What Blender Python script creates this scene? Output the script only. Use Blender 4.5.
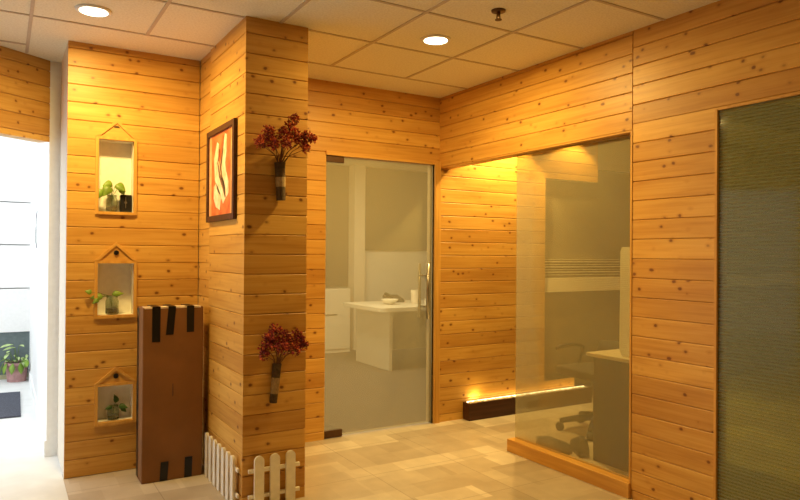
import bpy, math, random
from mathutils import Vector, Matrix
random.seed(7)
S = bpy.context.scene
for o in list(bpy.data.objects):
    bpy.data.objects.remove(o)
COL = S.collection

# ------------------------------------------------------------------ camera
F_PX, YAW, PITCH, ROLL, EYE = 661.18, 0.541076, 0.006123, -0.0072705, 1.37
fw = Vector((math.sin(YAW) * math.cos(PITCH), math.cos(YAW) * math.cos(PITCH), math.sin(PITCH)))
r0 = fw.cross(Vector((0, 0, 1))).normalized()
d0 = fw.cross(r0)
c_, s_ = math.cos(ROLL), math.sin(ROLL)
rt = c_ * r0 + s_ * d0
dn = -s_ * r0 + c_ * d0
cam_d = bpy.data.cameras.new('camera')
cam = bpy.data.objects.new('camera', cam_d)
COL.objects.link(cam)
cam.matrix_world = Matrix(((rt.x, -dn.x, -fw.x, 0), (rt.y, -dn.y, -fw.y, 0), (rt.z, -dn.z, -fw.z, EYE), (0, 0, 0, 1)))
cam_d.sensor_width = 36
cam_d.lens = F_PX / 800 * 36
cam_d.clip_start = 0.05
S.camera = cam

# ------------------------------------------------------------------ world, lamps, exposure
W = bpy.data.worlds.new('daylight')
S.world = W
W.use_nodes = True
W.node_tree.nodes['Background'].inputs[0].default_value = (0.86, 0.93, 1.0, 1)
W.node_tree.nodes['Background'].inputs[1].default_value = 2.4
S.view_settings.view_transform = 'Standard'
S.view_settings.look = 'None'
S.view_settings.exposure = 0.0
S.view_settings.gamma = 1.0
S.view_settings.use_curve_mapping = False

WARM = (1.0, 0.685, 0.21)
NEUTRAL = (1.0, 0.84, 0.54)
CEIL = 2.645
LAMP_MAIN, LAMP_FILL, LAMP_PASSAGE, LAMP_OFFICE, LAMP_WORK = 43, 4, 50, 74, 4
DOWNLIGHTS_AND_FILLS = [  # x, y, watts, label; None marks an added fill light
    (2.19, 3.25, LAMP_MAIN, 'round glowing ceiling downlight in the tiles before the glass door'),
    (0.40, 3.82, LAMP_MAIN * 0.76, 'round glowing ceiling downlight above the wall with house niches'),
    (1.6, 0.9, LAMP_FILL, None), (-1.3, 1.2, LAMP_FILL, None)]
def area_light(name, loc, w, col, sx, sy=None, rot=(0, 0, 0), spread=math.pi):
    l = bpy.data.lights.new(name, 'AREA')
    l.energy = w
    l.color = col
    l.shape = 'DISK' if sy is None else 'RECTANGLE'
    l.size = sx
    if sy: l.size_y = sy
    l.spread = spread
    o = bpy.data.objects.new(name, l)
    o.location = loc
    o.rotation_euler = rot
    COL.objects.link(o)
    return o
area_light('office_fill_light', (3.2, 6.4, CEIL - 0.03), LAMP_OFFICE, NEUTRAL, 1.2, 0.6)  # unseen light added to brighten the office, no panel modelled
area_light('workroom_fill_light', (6.0, 2.3, CEIL - 0.03), LAMP_WORK, NEUTRAL, 1.2, 0.6)  # dim fill added for the workroom, without any fixture

# ------------------------------------------------------------------ helpers
def lin(c):
    c = c / 255
    return c / 12.92 if c <= 0.04045 else ((c + 0.055) / 1.055) ** 2.4
def rgb(r, g, b): return (lin(r), lin(g), lin(b), 1)

class NT:
    def __init__(s, name):
        s.m = bpy.data.materials.new(name)
        s.m.use_nodes = True
        s.t = s.m.node_tree
        s.b = s.t.nodes['Principled BSDF']
        s.out = s.t.nodes['Material Output']
    def n(s, typ, **kw):
        nd = s.t.nodes.new(typ)
        for k, v in kw.items(): setattr(nd, k, v)
        return nd
    def l(s, a, b): s.t.links.new(a, b)
    def math(s, op, a, b=None, c=None):
        nd = s.n('ShaderNodeMath', operation=op)
        for i, v in enumerate((a, b, c)):
            if v is None: continue
            if isinstance(v, (int, float)): nd.inputs[i].default_value = v
            else: s.l(v, nd.inputs[i])
        return nd.outputs[0]
    def xyz(s, x, y, z):
        nd = s.n('ShaderNodeCombineXYZ')
        for i, v in enumerate((x, y, z)):
            if isinstance(v, (int, float)): nd.inputs[i].default_value = v
            else: s.l(v, nd.inputs[i])
        return nd.outputs[0]
    def ramp(s, fac, stops):
        nd = s.n('ShaderNodeValToRGB')
        e = nd.color_ramp.elements
        while len(e) < len(stops): e.new(0.5)
        for i, (p, c) in enumerate(stops):
            e[i].position = p
            e[i].color = c
        s.l(fac, nd.inputs[0])
        return nd.outputs[0]
    def mix(s, fac, a, b, mode='MIX'):
        nd = s.n('ShaderNodeMix', data_type='RGBA', blend_type=mode)
        for i, v in ((0, fac), (6, a), (7, b)):
            if isinstance(v, (int, float, tuple)): nd.inputs[i].default_value = v
            else: s.l(v, nd.inputs[i])
        return nd.outputs[2]

def plain(name, col, rough=0.6, metal=0.0, noise=0.06, scale=30, bump=0.0, spec=0.4, **kw):
    m = NT(name)
    tc = m.n('ShaderNodeTexCoord')
    nz = m.n('ShaderNodeTexNoise')
    nz.inputs['Scale'].default_value = scale
    nz.inputs['Detail'].default_value = 4
    m.l(tc.outputs['Object'], nz.inputs['Vector'])
    lo = tuple(max(0, c * (1 - noise * 2)) for c in col[:3]) + (1,)
    hi = tuple(min(1, c * (1 + noise * 2)) for c in col[:3]) + (1,)
    m.l(m.ramp(nz.outputs['Fac'], [(0.3, lo), (0.7, hi)]), m.b.inputs['Base Color'])
    m.b.inputs['Roughness'].default_value = rough
    m.b.inputs['Metallic'].default_value = metal
    m.b.inputs['Specular IOR Level'].default_value = spec
    if bump:
        bp = m.n('ShaderNodeBump')
        bp.inputs['Strength'].default_value = bump
        bp.inputs['Distance'].default_value = 0.002
        m.l(nz.outputs['Fac'], bp.inputs['Height'])
        m.l(bp.outputs[0], m.b.inputs['Normal'])
    for k, v in kw.items(): m.b.inputs[k].default_value = v
    return m.m

def emission(name, col, strength):
    m = NT(name)
    e = m.n('ShaderNodeEmission')
    e.inputs[0].default_value = col
    e.inputs[1].default_value = strength
    m.l(e.outputs[0], m.out.inputs[0])
    return m.m

PITCH_B = 0.1085
def pine(name, phase, tint=1.0):
    """tongue-and-groove pine: tone per board, long grain, dark knots"""
    m = NT(name)
    g = m.n('ShaderNodeNewGeometry')
    sp = m.n('ShaderNodeSeparateXYZ')
    m.l(g.outputs['Position'], sp.inputs[0])
    u = m.math('ADD', sp.outputs[0], sp.outputs[1])
    z = sp.outputs[2]
    row = m.math('FLOOR', m.math('DIVIDE', m.math('SUBTRACT', z, phase), PITCH_B))
    wn = m.n('ShaderNodeTexWhiteNoise', noise_dimensions='1D')
    m.l(m.math('ADD', row, 17.3 + phase * 91), wn.inputs['W'])
    rnd = wn.outputs['Value']
    off = m.math('MULTIPLY', rnd, 40.0)
    # grain
    n1 = m.n('ShaderNodeTexNoise')
    n1.inputs['Scale'].default_value = 1.0
    n1.inputs['Detail'].default_value = 5
    n1.inputs['Distortion'].default_value = 0.6
    m.l(m.xyz(m.math('MULTIPLY', u, 2.2), m.math('MULTIPLY', z, 55), off), n1.inputs['Vector'])
    n2 = m.n('ShaderNodeTexNoise')
    n2.inputs['Scale'].default_value = 1.0
    n2.inputs['Detail'].default_value = 3
    m.l(m.xyz(m.math('MULTIPLY', u, 1.6), m.math('MULTIPLY', z, 9), off), n2.inputs['Vector'])
    base = m.ramp(n1.outputs['Fac'], [(0.28, (0.60, 0.31, 0.065, 1)), (0.5, (0.70, 0.395, 0.092, 1)), (0.74, (0.75, 0.455, 0.122, 1))])
    patch = m.ramp(n2.outputs['Fac'], [(0.28, (0.80, 0.72, 0.62, 1)), (0.6, (1, 1, 1, 1))])
    col = m.mix(0.8, base, patch, 'MULTIPLY')
    tone = m.ramp(rnd, [(0, (0.80 * tint, 0.72 * tint, 0.62 * tint, 1)), (1, (1.03 * tint, 1.03 * tint, 1.0 * tint, 1))])
    col = m.mix(1.0, col, tone, 'MULTIPLY')
    # knots
    v = m.n('ShaderNodeTexVoronoi', feature='F1')
    v.inputs['Scale'].default_value = 1.0
    nk = m.n('ShaderNodeTexNoise')
    nk.inputs['Scale'].default_value = 30
    m.l(g.outputs['Position'], nk.inputs['Vector'])
    wob = m.math('MULTIPLY', m.math('SUBTRACT', nk.outputs['Fac'], 0.5), 0.22)
    m.l(m.xyz(m.math('ADD', m.math('MULTIPLY', u, 10.5), wob), m.math('MULTIPLY', z, 14.0), m.math('MULTIPLY', off, 3.7)), v.inputs['Vector'])
    kd = v.outputs['Distance']
    halo = m.ramp(kd, [(0.08, (1, 1, 1, 1)), (0.27, (0, 0, 0, 1))])
    col = m.mix(m.math('MULTIPLY', halo, 0.5), col, (0.42, 0.17, 0.03, 1))
    core = m.ramp(kd, [(0.08, (1, 1, 1, 1)), (0.155, (0, 0, 0, 1))])
    col = m.mix(m.math('MULTIPLY', core, 0.85), col, (0.15, 0.042, 0.008, 1))
    m.l(col, m.b.inputs['Base Color'])
    m.b.inputs['Roughness'].default_value = 0.42
    m.b.inputs['Specular IOR Level'].default_value = 0.35
    bp = m.n('ShaderNodeBump')
    bp.inputs['Strength'].default_value = 0.12
    bp.inputs['Distance'].default_value = 0.003
    m.l(n1.outputs['Fac'], bp.inputs['Height'])
    m.l(bp.outputs[0], m.b.inputs['Normal'])
    return m.m

def trim_wood(name, a, b, axis=2):
    m = NT(name)
    g = m.n('ShaderNodeNewGeometry')
    mp = m.n('ShaderNodeMapping')
    sc = [45, 45, 45]
    sc[axis] = 2.5
    mp.inputs['Scale'].default_value = sc
    nz = m.n('ShaderNodeTexNoise')
    nz.inputs['Scale'].default_value = 1
    nz.inputs['Detail'].default_value = 4
    m.l(g.outputs['Position'], mp.inputs['Vector'])
    m.l(mp.outputs[0], nz.inputs['Vector'])
    m.l(m.ramp(nz.outputs['Fac'], [(0.3, a), (0.7, b)]), m.b.inputs['Base Color'])
    m.b.inputs['Roughness'].default_value = 0.45
    m.b.inputs['Specular IOR Level'].default_value = 0.35
    return m.m

def film_glass(name, haze, hazecol, tint, stripe=None, gloss=0.10):
    """clear pane carrying a milky privacy film; optional printed lines"""
    m = NT(name)
    tr = m.n('ShaderNodeBsdfTransparent')
    tr.inputs[0].default_value = tint
    df = m.n('ShaderNodeBsdfDiffuse')
    df.inputs[0].default_value = hazecol
    tl = m.n('ShaderNodeBsdfTranslucent')
    tl.inputs[0].default_value = hazecol
    hz = m.n('ShaderNodeMixShader')
    hz.inputs[0].default_value = 0.3
    m.l(df.outputs[0], hz.inputs[1])
    m.l(tl.outputs[0], hz.inputs[2])
    mx = m.n('ShaderNodeMixShader')
    if stripe:
        pitch, lo, hi = stripe
        g = m.n('ShaderNodeNewGeometry')
        sp = m.n('ShaderNodeSeparateXYZ')
        m.l(g.outputs['Position'], sp.inputs[0])
        w = m.math('SINE', m.math('MULTIPLY', sp.outputs[2], 2 * math.pi / pitch))
        m.l(m.math('MULTIPLY_ADD', w, (hi - lo) / 2, (hi + lo) / 2), mx.inputs[0])
    else:
        mx.inputs[0].default_value = haze
    m.l(tr.outputs[0], mx.inputs[1])
    m.l(hz.outputs[0], mx.inputs[2])
    gl = m.n('ShaderNodeBsdfGlossy')
    gl.inputs['Roughness'].default_value = 0.06
    fr = m.n('ShaderNodeFresnel')
    fr.inputs[0].default_value = 1.35
    m2 = m.n('ShaderNodeMixShader')
    m.l(m.math('MULTIPLY', fr.outputs[0], gloss * 4), m2.inputs[0])
    m.l(mx.outputs[0], m2.inputs[1])
    m.l(gl.outputs[0], m2.inputs[2])
    m.l(m2.outputs[0], m.out.inputs[0])
    return m.m

ORIGIN = {}
class MB:
    def __init__(s):
        s.v, s.f, s.mi, s.cur = [], [], [], 0
    def add(s, vs, fs):
        k = len(s.v)
        s.v += [Vector(p) for p in vs]
        s.f += [tuple(i + k for i in f) for f in fs]
        s.mi += [s.cur] * len(fs)
        return s
    def box(s, x0, x1, y0, y1, z0, z1):
        vs = [(x, y, z) for z in (z0, z1) for y in (y0, y1) for x in (x0, x1)]
        return s.add(vs, [(0, 2, 3, 1), (4, 5, 7, 6), (0, 1, 5, 4), (2, 6, 7, 3), (0, 4, 6, 2), (1, 3, 7, 5)])
    def quadbox(s, base, z0, z1):
        n = len(base)
        vs = [(x, y, z0) for x, y in base] + [(x, y, z1) for x, y in base]
        return s.add(vs, [tuple(range(n))[::-1], tuple(range(n, 2 * n))] + [(i, (i + 1) % n, n + (i + 1) % n, n + i) for i in range(n)])
    def prism(s, pts, fn, a, b):
        """pts: 2D outline; fn(p, t) -> 3D; extruded from t=a to t=b"""
        n = len(pts)
        vs = [fn(p, a) for p in pts] + [fn(p, b) for p in pts]
        return s.add(vs, [tuple(range(n))[::-1], tuple(range(n, 2 * n))] + [(i, (i + 1) % n, n + (i + 1) % n, n + i) for i in range(n)])
    def tube(s, pts, r, n=8, cap=True):
        pts = [Vector(p) for p in pts]
        rs = r if isinstance(r, (list, tuple)) else [r] * len(pts)
        rings = []
        for i, p in enumerate(pts):
            t = (pts[min(i + 1, len(pts) - 1)] - pts[max(i - 1, 0)]).normalized()
            a = t.cross(Vector((0, 0, 1)))
            if a.length < 0.05: a = t.cross(Vector((1, 0, 0)))
            a.normalize()
            b = t.cross(a)
            rings.append([p + rs[i] * (math.cos(q) * a + math.sin(q) * b) for q in [2 * math.pi * j / n for j in range(n)]])
        vs = [q for ring in rings for q in ring]
        fs = []
        for i in range(len(pts) - 1):
            for j in range(n):
                fs.append((i * n + j, i * n + (j + 1) % n, (i + 1) * n + (j + 1) % n, (i + 1) * n + j))
        if cap:
            fs += [tuple(range(n))[::-1], tuple(range((len(pts) - 1) * n, len(pts) * n))]
        return s.add(vs, fs)
    def lathe(s, prof, c, n=24, sx=1, sy=1):
        vs, fs = [], []
        m = len(prof)
        for r, z in prof:
            for j in range(n):
                q = 2 * math.pi * j / n
                vs.append((c[0] + r * sx * math.cos(q), c[1] + r * sy * math.sin(q), c[2] + z))
        for i in range(m - 1):
            for j in range(n):
                fs.append((i * n + j, i * n + (j + 1) % n, (i + 1) * n + (j + 1) % n, (i + 1) * n + j))
        fs += [tuple(range(n))[::-1], tuple(range((m - 1) * n, m * n))]
        return s.add(vs, fs)
    def ball(s, c, r, n=8, m=5, sz=1.0):
        prof = [(r * math.sin(math.pi * (i + 0.02) / (m + 0.04)), -r * sz * math.cos(math.pi * i / m)) for i in range(m + 1)]
        return s.lathe(prof, c, n)
    def leaf(s, base, direction, up, length, width, droop=0.25, heart=True):
        d = Vector(direction).normalized()
        u = Vector(up)
        u = (u - u.dot(d) * d).normalized()
        w = d.cross(u)
        prof = [(0, .05), (.12, .75), (.3, 1), (.5, .88), (.72, .55), (.88, .25), (1, .02)] if heart else [(0, .1), (.2, .6), (.45, 1), (.7, .75), (.88, .35), (1, .02)]
        vs, fs = [], []
        th = 0.0008
        for sgn in (1, -1):
            for t, k in prof:
                p = Vector(base) + d * length * t - u * droop * length * t * t
                vs += [p - w * width / 2 * k + u * (0.12 * width * k + sgn * th), p + u * sgn * th, p + w * width / 2 * k + u * (0.12 * width * k + sgn * th)]
        n = len(prof)
        for i in range(n - 1):
            for j in (0, 1):
                a = i * 3 + j
                fs.append((a, a + 1, a + 4, a + 3))
                b = n * 3 + a
                fs.append((b + 3, b + 4, b + 1, b))
            for j, fl in ((0, 0), (2, 1)):
                a = i * 3 + j
                b = n * 3 + a
                fs.append((a + 3, b + 3, b, a) if not fl else (a, b, b + 3, a + 3))
        return s.add(vs, fs)
    def build(s, name, mats, parent=None, smooth=False, bevel=0, segs=2, **props):
        if not isinstance(mats, (list, tuple)): mats = [mats]
        if parent is not None:
            org = ORIGIN[parent.name]
        else:
            lo = [min(v[i] for v in s.v) for i in range(3)]
            hi = [max(v[i] for v in s.v) for i in range(3)]
            org = Vector(((lo[0] + hi[0]) / 2, (lo[1] + hi[1]) / 2, lo[2]))
        me = bpy.data.meshes.new(name)
        me.from_pydata([tuple(v - org) for v in s.v], [], s.f)
        for m in mats: me.materials.append(m)
        for p, i in zip(me.polygons, s.mi):
            p.material_index = i
            p.use_smooth = smooth
        import bmesh
        bm = bmesh.new()
        bm.from_mesh(me)
        bmesh.ops.recalc_face_normals(bm, faces=bm.faces)
        bm.to_mesh(me)
        bm.free()
        o = bpy.data.objects.new(name, me)
        COL.objects.link(o)
        if parent is not None: o.parent = parent
        else: o.location = org
        ORIGIN[o.name] = org.copy()
        if bevel:
            b = o.modifiers.new('bevel', 'BEVEL')
            b.width = bevel
            b.segments = segs
            b.limit_method = 'ANGLE'
        for k, v in props.items(): o[k] = v
        return o

def tag(o, label=None, cat=None, group=None, kind=None):
    for k, v in (('label', label), ('category', cat), ('group', group), ('kind', kind)):
        if v: o[k] = v
    return o
def thing(name, label, cat, loc, group=None, kind=None):
    o = bpy.data.objects.new(name, None)
    o.empty_display_size = 0.1
    o.location = loc
    COL.objects.link(o)
    ORIGIN[o.name] = Vector(loc)
    return tag(o, label, cat, group, kind)
def copy_tree(o, parent=None):
    c = o.copy()
    COL.objects.link(c)
    c.parent = parent
    for ch in list(o.children): copy_tree(ch, c)
    return c

def planks(mb, fn, u0, u1, z0, z1, phase, holes=(), th=0.018):
    """fn(u, d, z) -> world; d is depth behind the face. holes: (ua, ub, za, zb)"""
    k0 = math.floor((z0 - phase) / PITCH_B)
    k = k0
    while True:
        a, b = phase + k * PITCH_B, phase + (k + 1) * PITCH_B
        k += 1
        if a >= z1: break
        ra, rb = max(a, z0), min(b, z1)
        if rb - ra < 0.004: continue
        cuts = sorted({ra, rb} | {h for q in holes for h in (q[2], q[3]) if ra + 1e-4 < h < rb - 1e-4})
        for za, zb in zip(cuts, cuts[1:]):
            mid = (za + zb) / 2
            hs = sorted((q[0], q[1]) for q in holes if q[2] < mid < q[3])
            xs, cur = [], u0
            for p, q in hs:
                if p > cur: xs.append((cur, min(p, u1)))
                cur = max(cur, q)
            if cur < u1: xs.append((cur, u1))
            pr = [(za, th)]
            if za == a and zb - za > 0.02: pr += [(za, .008), (za + .0014, .008), (za + .0014, .003), (za + .0046, 0)]
            else: pr += [(za, 0)]
            if zb == b and zb - za > 0.02: pr += [(zb - .0046, 0), (zb - .0014, .003), (zb - .0014, .008), (zb, .008)]
            else: pr += [(zb, 0)]
            pr.append((zb, th))
            for p, q in xs:
                if q - p > 0.002:
                    mb.prism(pr, lambda w, t: fn(t, w[1], w[0]), p, q)
    return mb

# ------------------------------------------------------------------ materials
M = {}
M['pine_niche'] = pine('pine boards niche wall', 0.001)
M['pine_far'] = pine('pine boards far wall', 0.06)
M['pine_right'] = pine('pine boards right wall', 0.02)
M['pine_pier'] = pine('pine boards pier', 0.051)
M['pine_pillar'] = pine('pine boards pillar', 0.061)
M['pine_entry'] = pine('pine boards entrance', 0.08)
PH = {'niche': 0.001, 'far': 0.06, 'right': 0.02, 'pillar': 0.061, 'entry': 0.08}
pa, pb = (0.55, 0.27, 0.055, 1), (0.72, 0.40, 0.09, 1)
M['trim_z'] = trim_wood('pine trim upright', pa, pb, 2)
M['trim_x'] = trim_wood('pine trim crosswise', pa, pb, 0)
M['trim_y'] = trim_wood('pine trim lengthwise', pa, pb, 1)
M['cream'] = plain('cream paint', rgb(232, 222, 205), 0.7, noise=0.02)
M['white'] = plain('white paint', rgb(238, 238, 236), 0.6, noise=0.015)
M['fence'] = plain('white fence paint', rgb(235, 228, 212), 0.5, noise=0.03)
M['whiteboard'] = plain('white laminate', rgb(236, 230, 216), 0.4, noise=0.02)
M['greyblind'] = plain('grey blind fabric', rgb(112, 104, 86), 0.8, noise=0.03)
M['darkwall'] = plain('grey office wall', rgb(170, 160, 150), 0.8, noise=0.03)
M['carpet'] = plain('grey office floor', rgb(108, 100, 92), 0.5, noise=0.08, scale=8)
M['black'] = plain('black plastic', rgb(24, 22, 22), 0.45, noise=0.05)
M['charcoal'] = plain('charcoal fabric', rgb(52, 50, 52), 0.8, noise=0.08)
M['walnut'] = trim_wood('dark brown wood', (0.045, 0.016, 0.008, 1), (0.085, 0.03, 0.014, 1), 0)
M['steel'] = plain('brushed steel', rgb(170, 165, 155), 0.3, metal=0.9, noise=0.03)
M['bronze'] = plain('dark metal', rgb(92, 66, 44), 0.4, metal=0.5, noise=0.05)
M['tape'] = plain('black packing tape', rgb(16, 14, 14), 0.35, noise=0.05)
M['lamp'] = emission('lit lamp', (1.0, 0.86, 0.55, 1), 9.0)
M['led'] = emission('lit light strip', (1.0, 0.70, 0.34, 1), 5.0)
M['door_glass'] = film_glass('milky door glass', 0.26, (0.82, 0.72, 0.46, 1), (0.96, 0.95, 0.86, 1))
M['panel_glass'] = film_glass('milky partition glass', 0, (0.76, 0.68, 0.44, 1), (0.94, 0.94, 0.85, 1), (0.011, 0.185, 0.255))
M['green_glass'] = film_glass('ribbed film glass', 0, (0.42, 0.43, 0.25, 1), (0.85, 0.88, 0.60, 1), (0.017, 0.34, 0.50))

def card_mat():
    m = NT('brown cardboard')
    g = m.n('ShaderNodeNewGeometry')
    nz = m.n('ShaderNodeTexNoise')
    nz.inputs['Scale'].default_value = 5
    nz.inputs['Detail'].default_value = 6
    m.l(g.outputs['Position'], nz.inputs['Vector'])
    m.l(m.ramp(nz.outputs['Fac'], [(0.3, rgb(120, 78, 34)), (0.7, rgb(136, 89, 42))]), m.b.inputs['Base Color'])
    m.b.inputs['Roughness'].default_value = 0.75
    return m.m
M['card'] = card_mat()

def floor_mat():
    m = NT('patchwork stone tiles')
    g = m.n('ShaderNodeNewGeometry')
    sp = m.n('ShaderNodeSeparateXYZ')
    m.l(g.outputs['Position'], sp.inputs[0])
    x, y = sp.outputs[0], sp.outputs[1]
    def cell(px, py, sx, sy, seed):
        cy = m.math('FLOOR', m.math('DIVIDE', m.math('ADD', y, sy), py))
        wn0 = m.n('ShaderNodeTexWhiteNoise', noise_dimensions='1D')
        m.l(m.math('ADD', cy, seed), wn0.inputs['W'])
        cx = m.math('FLOOR', m.math('DIVIDE', m.math('ADD', m.math('ADD', x, sx), m.math('MULTIPLY', m.math('FLOOR', m.math('MULTIPLY', wn0.outputs['Value'], 4)), px / 4)), px))
        wn = m.n('ShaderNodeTexWhiteNoise', noise_dimensions='3D')
        m.l(m.xyz(cx, cy, seed), wn.inputs['Vector'])
        return wn.outputs['Value']
    a = cell(0.40, 0.20, 0.1, 0.05, 3.3)
    b = cell(0.20, 0.20, 0.1, 0.05, 8.1)
    c = cell(0.60, 0.60, 0.12, 0.3, 5.7)
    v = m.math('ADD', m.math('ADD', m.math('MULTIPLY', a, 0.5), m.math('MULTIPLY', b, 0.22)), m.math('MULTIPLY', c, 0.28))
    col = m.ramp(v, [(0.2, rgb(168, 152, 132)), (0.45, rgb(182, 167, 147)), (0.62, rgb(194, 180, 160)), (0.82, rgb(212, 200, 182))])
    nz = m.n('ShaderNodeTexNoise')
    nz.inputs['Scale'].default_value = 7
    nz.inputs['Detail'].default_value = 6
    m.l(g.outputs['Position'], nz.inputs['Vector'])
    col = m.mix(0.5, col, m.ramp(nz.outputs['Fac'], [(0.3, (.78, .76, .74, 1)), (0.7, (1.08, 1.08, 1.08, 1))]), 'MULTIPLY')
    def seam(p, off, size):
        fr = m.math('FRACT', m.math('DIVIDE', m.math('ADD', p, off), size))
        return m.math('LESS_THAN', m.math('ABSOLUTE', m.math('SUBTRACT', fr, 0.5)), 0.0022 / size)
    s = m.math('MAXIMUM', seam(x, 0.12, 0.6), seam(y, 0.3, 0.6))
    col = m.mix(m.math('MULTIPLY', s, 0.55), col, rgb(112, 92, 74))
    m.l(col, m.b.inputs['Base Color'])
    m.b.inputs['Roughness'].default_value = 0.38
    m.b.inputs['Specular IOR Level'].default_value = 0.35
    return m.m
M['floor'] = floor_mat()

def tile_mat():
    m = NT('ceiling tile')
    g = m.n('ShaderNodeNewGeometry')
    nz = m.n('ShaderNodeTexNoise')
    nz.inputs['Scale'].default_value = 90
    nz.inputs['Detail'].default_value = 3
    m.l(g.outputs['Position'], nz.inputs['Vector'])
    m.l(m.ramp(nz.outputs['Fac'], [(0.35, rgb(226, 221, 198)), (0.6, rgb(238, 234, 212))]), m.b.inputs['Base Color'])
    m.b.inputs['Roughness'].default_value = 0.85
    return m.m
M['tile'] = tile_mat()
M['tbar'] = plain('ceiling grid metal', rgb(196, 182, 160), 0.6, noise=0.02)

# ================================================================== SETTING
WX0, WY0 = -3.5, -2.0        # room corner behind the camera
YF, XR = 4.46, 3.05          # far wall plane, right wall plane
st = dict(kind='structure')
MB().box(WX0, 8.7, WY0, 2.9, -0.1, 0).box(0.325, 8.7, 2.9, YF + .1, -.1, 0).build('floor', M['floor'], **st)
MB().box(1.4, 8.7, YF + 0.1, 8.75, -0.1, 0).build('floor_office', M['carpet'], **st)
M['stone'] = plain('white stone paving', rgb(226, 226, 222), 0.5, noise=0.03, scale=6)
MB().box(-6, 1.4, YF + 0.1, 8.75, -0.1, 0).box(-6, .325, 2.9, YF + .1, -.1, 0).build('floor_corridor', M['stone'], **st)
# ceiling slab + grid
ceil = MB()
ceil.quadbox([(WX0, WY0), (8.7, WY0), (8.7, 8.75), (1.2, 8.75), (1.2, 5.05), (0.30, 5.05), (WX0, 2.30)], CEIL, CEIL + 0.1)
ceiling = ceil.build('ceiling', M['tile'], **st)
gr = MB()
xs = [0.12 + 0.5925 * k for k in range(-6, 5)]
ys = [4.085 - 0.588 * k for k in range(0, 11)]
for x in xs:
    if x < 0.2:
        ymax = min(YF + 0.5, 4.99 + (x - 0.255) * 0.72 - 0.03) if x < 0.1 else 4.86
    else: ymax = 4.085
    gr.box(x - .009, x + .009, WY0 + 0.05, ymax, CEIL - .005, CEIL + .01)
for y in ys:
    gr.box(WX0 + .05 + max(0, (y - 2.3) / .72), XR, y - .009, y + .009, CEIL - .004, CEIL + .01)
gr.box(-0.25, 0.12, 4.66, 4.682, CEIL - .004, CEIL + .01)
gr.build('ceiling_grid', M['tbar'], ceiling)

# --- left wall with niches
NI = [(0.500, 0.708, 1.618, 2.070), (0.500, 0.714, 0.975, 1.301), (0.507, 0.716, 0.314, 0.541)]
fx = lambda u, d, z: (u, YF - 0.01 + d, z)
mb = planks(MB(), fx, 0.328, 1.112, 0, CEIL, PH['niche'], NI)
wl = mb.build('wall_left', M['pine_niche'], **st)
MB().box(0.328, 0.336, YF + 0.008, 5.0, 0, CEIL).build('wall_side', M['cream'], **st)
# --- pillar
pb_ = MB()
planks(pb_, lambda u, d, z: (u, 3.47 + d, z), 1.11, 1.470, 0, CEIL, PH['pillar'])
planks(pb_, lambda u, d, z: (1.11 + d, u, z), 3.488, 4.175, 0, CEIL, PH['pillar'])
pb_.cur = 1
planks(pb_, lambda u, d, z: (1.116 + d, u, z), 4.177, YF - 0.01, 0, CEIL, PH['niche'])
pb_.cur = 0
planks(pb_, lambda u, d, z: (1.470 - d, u, z), 3.488, YF - 0.01, 0, CEIL, PH['pillar'])
pb_.build('wall_pillar', [M['pine_pillar'], M['pine_niche']], **st)
# --- far wall: board, door opening, board, low window opening beyond
fy = lambda u, d, z: (u, YF + d, z)
mb = planks(MB(), fy, 1.471, 4.889, 0, CEIL, PH['far'],
            [(2.04, 3.0, -1, 2.10), (4.215, 4.95, 0.225, 2.07), (4.59, 4.95, -1, 0.225)])
mb.build('wall_far', M['pine_far'], **st)
MB().box(1.12, 2.035, YF + 0.018, YF + 0.1, 0, CEIL).box(3.0, 4.215, YF + 0.018, YF + 0.1, 0, CEIL).box(2.035, 3.0, YF + .018, YF + .1, 2.1, CEIL) \
    .box(4.215, 4.889, YF + .018, YF + .1, 2.07, CEIL).build('wall_partition', M['cream'], **st)
MB().box(4.889, 8.7, YF + 0.02, YF + 0.1, 2.2, CEIL).build('wall_bulkhead', M['darkwall'], **st)
# --- right wall: bulkhead over the opening, pier between the two panes
fr = lambda u, d, z: (XR + d, u, z)
mb = MB()
planks(mb, fr, 2.533, YF, 2.072, CEIL, PH['right'])
mb.box(XR + .018, XR + .10, 2.533, YF, 2.072, CEIL)
mb.cur = 1
planks(mb, fr, WY0, 2.527, 2.104, CEIL, PH['right'] + .031)
mb.box(XR + .018, XR + .10, WY0, 2.527, 2.104, CEIL)
planks(mb, fr, 2.022, 2.527, 0, 2.104, PH['right'] + .031)
mb.box(XR + .018, XR + .10, 2.022, 2.527, 0, 2.104)
planks(mb, fr, WY0, 0.3, 0, 2.104, PH['right'] + .031)
mb.box(XR + .018, XR + .10, WY0, 0.3, 0, 2.104)
mb.build('wall_right', [M['pine_right'], M['pine_pier']], **st)
# --- entrance wall running at an angle on the left
P0 = Vector((0.262, 4.995)); DIR = Vector((-0.278, -0.200)).normalized(); NRM = Vector((DIR.y, -DIR.x))
if NRM.y < 0: NRM = -NRM
def fe(u, d, z):
    p = P0 + DIR * u + NRM * d
    return (p.x, p.y, z)
mb = planks(MB(), fe, 0, 1.9, 2.102, CEIL, PH['entry'])
planks(mb, fe, 1.9, 4.7, 0, CEIL, PH['entry'])
mb.prism([(0, .018), (4.7, .018), (4.7, .1), (0, .1)], lambda p, t: fe(p[0], p[1], t), 2.102, CEIL)
mb.prism([(1.9, .018), (4.7, .018), (4.7, .1), (1.9, .1)], lambda p, t: fe(p[0], p[1], t), 0, 2.102)
mb.build('wall_entrance', M['pine_entry'], **st)
# unseen sides of the room
MB().box(WX0 - .1, WX0, WY0, 2.4, 0, CEIL).build('wall_rear_left', M['cream'], **st)
MB().box(WX0, 8.7, WY0 - .1, WY0, 0, CEIL).build('wall_back', M['pine_pillar'], **st)
MB().box(8.6, 8.7, WY0, 8.75, 0, CEIL).build('wall_end', M['darkwall'], **st)
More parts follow.
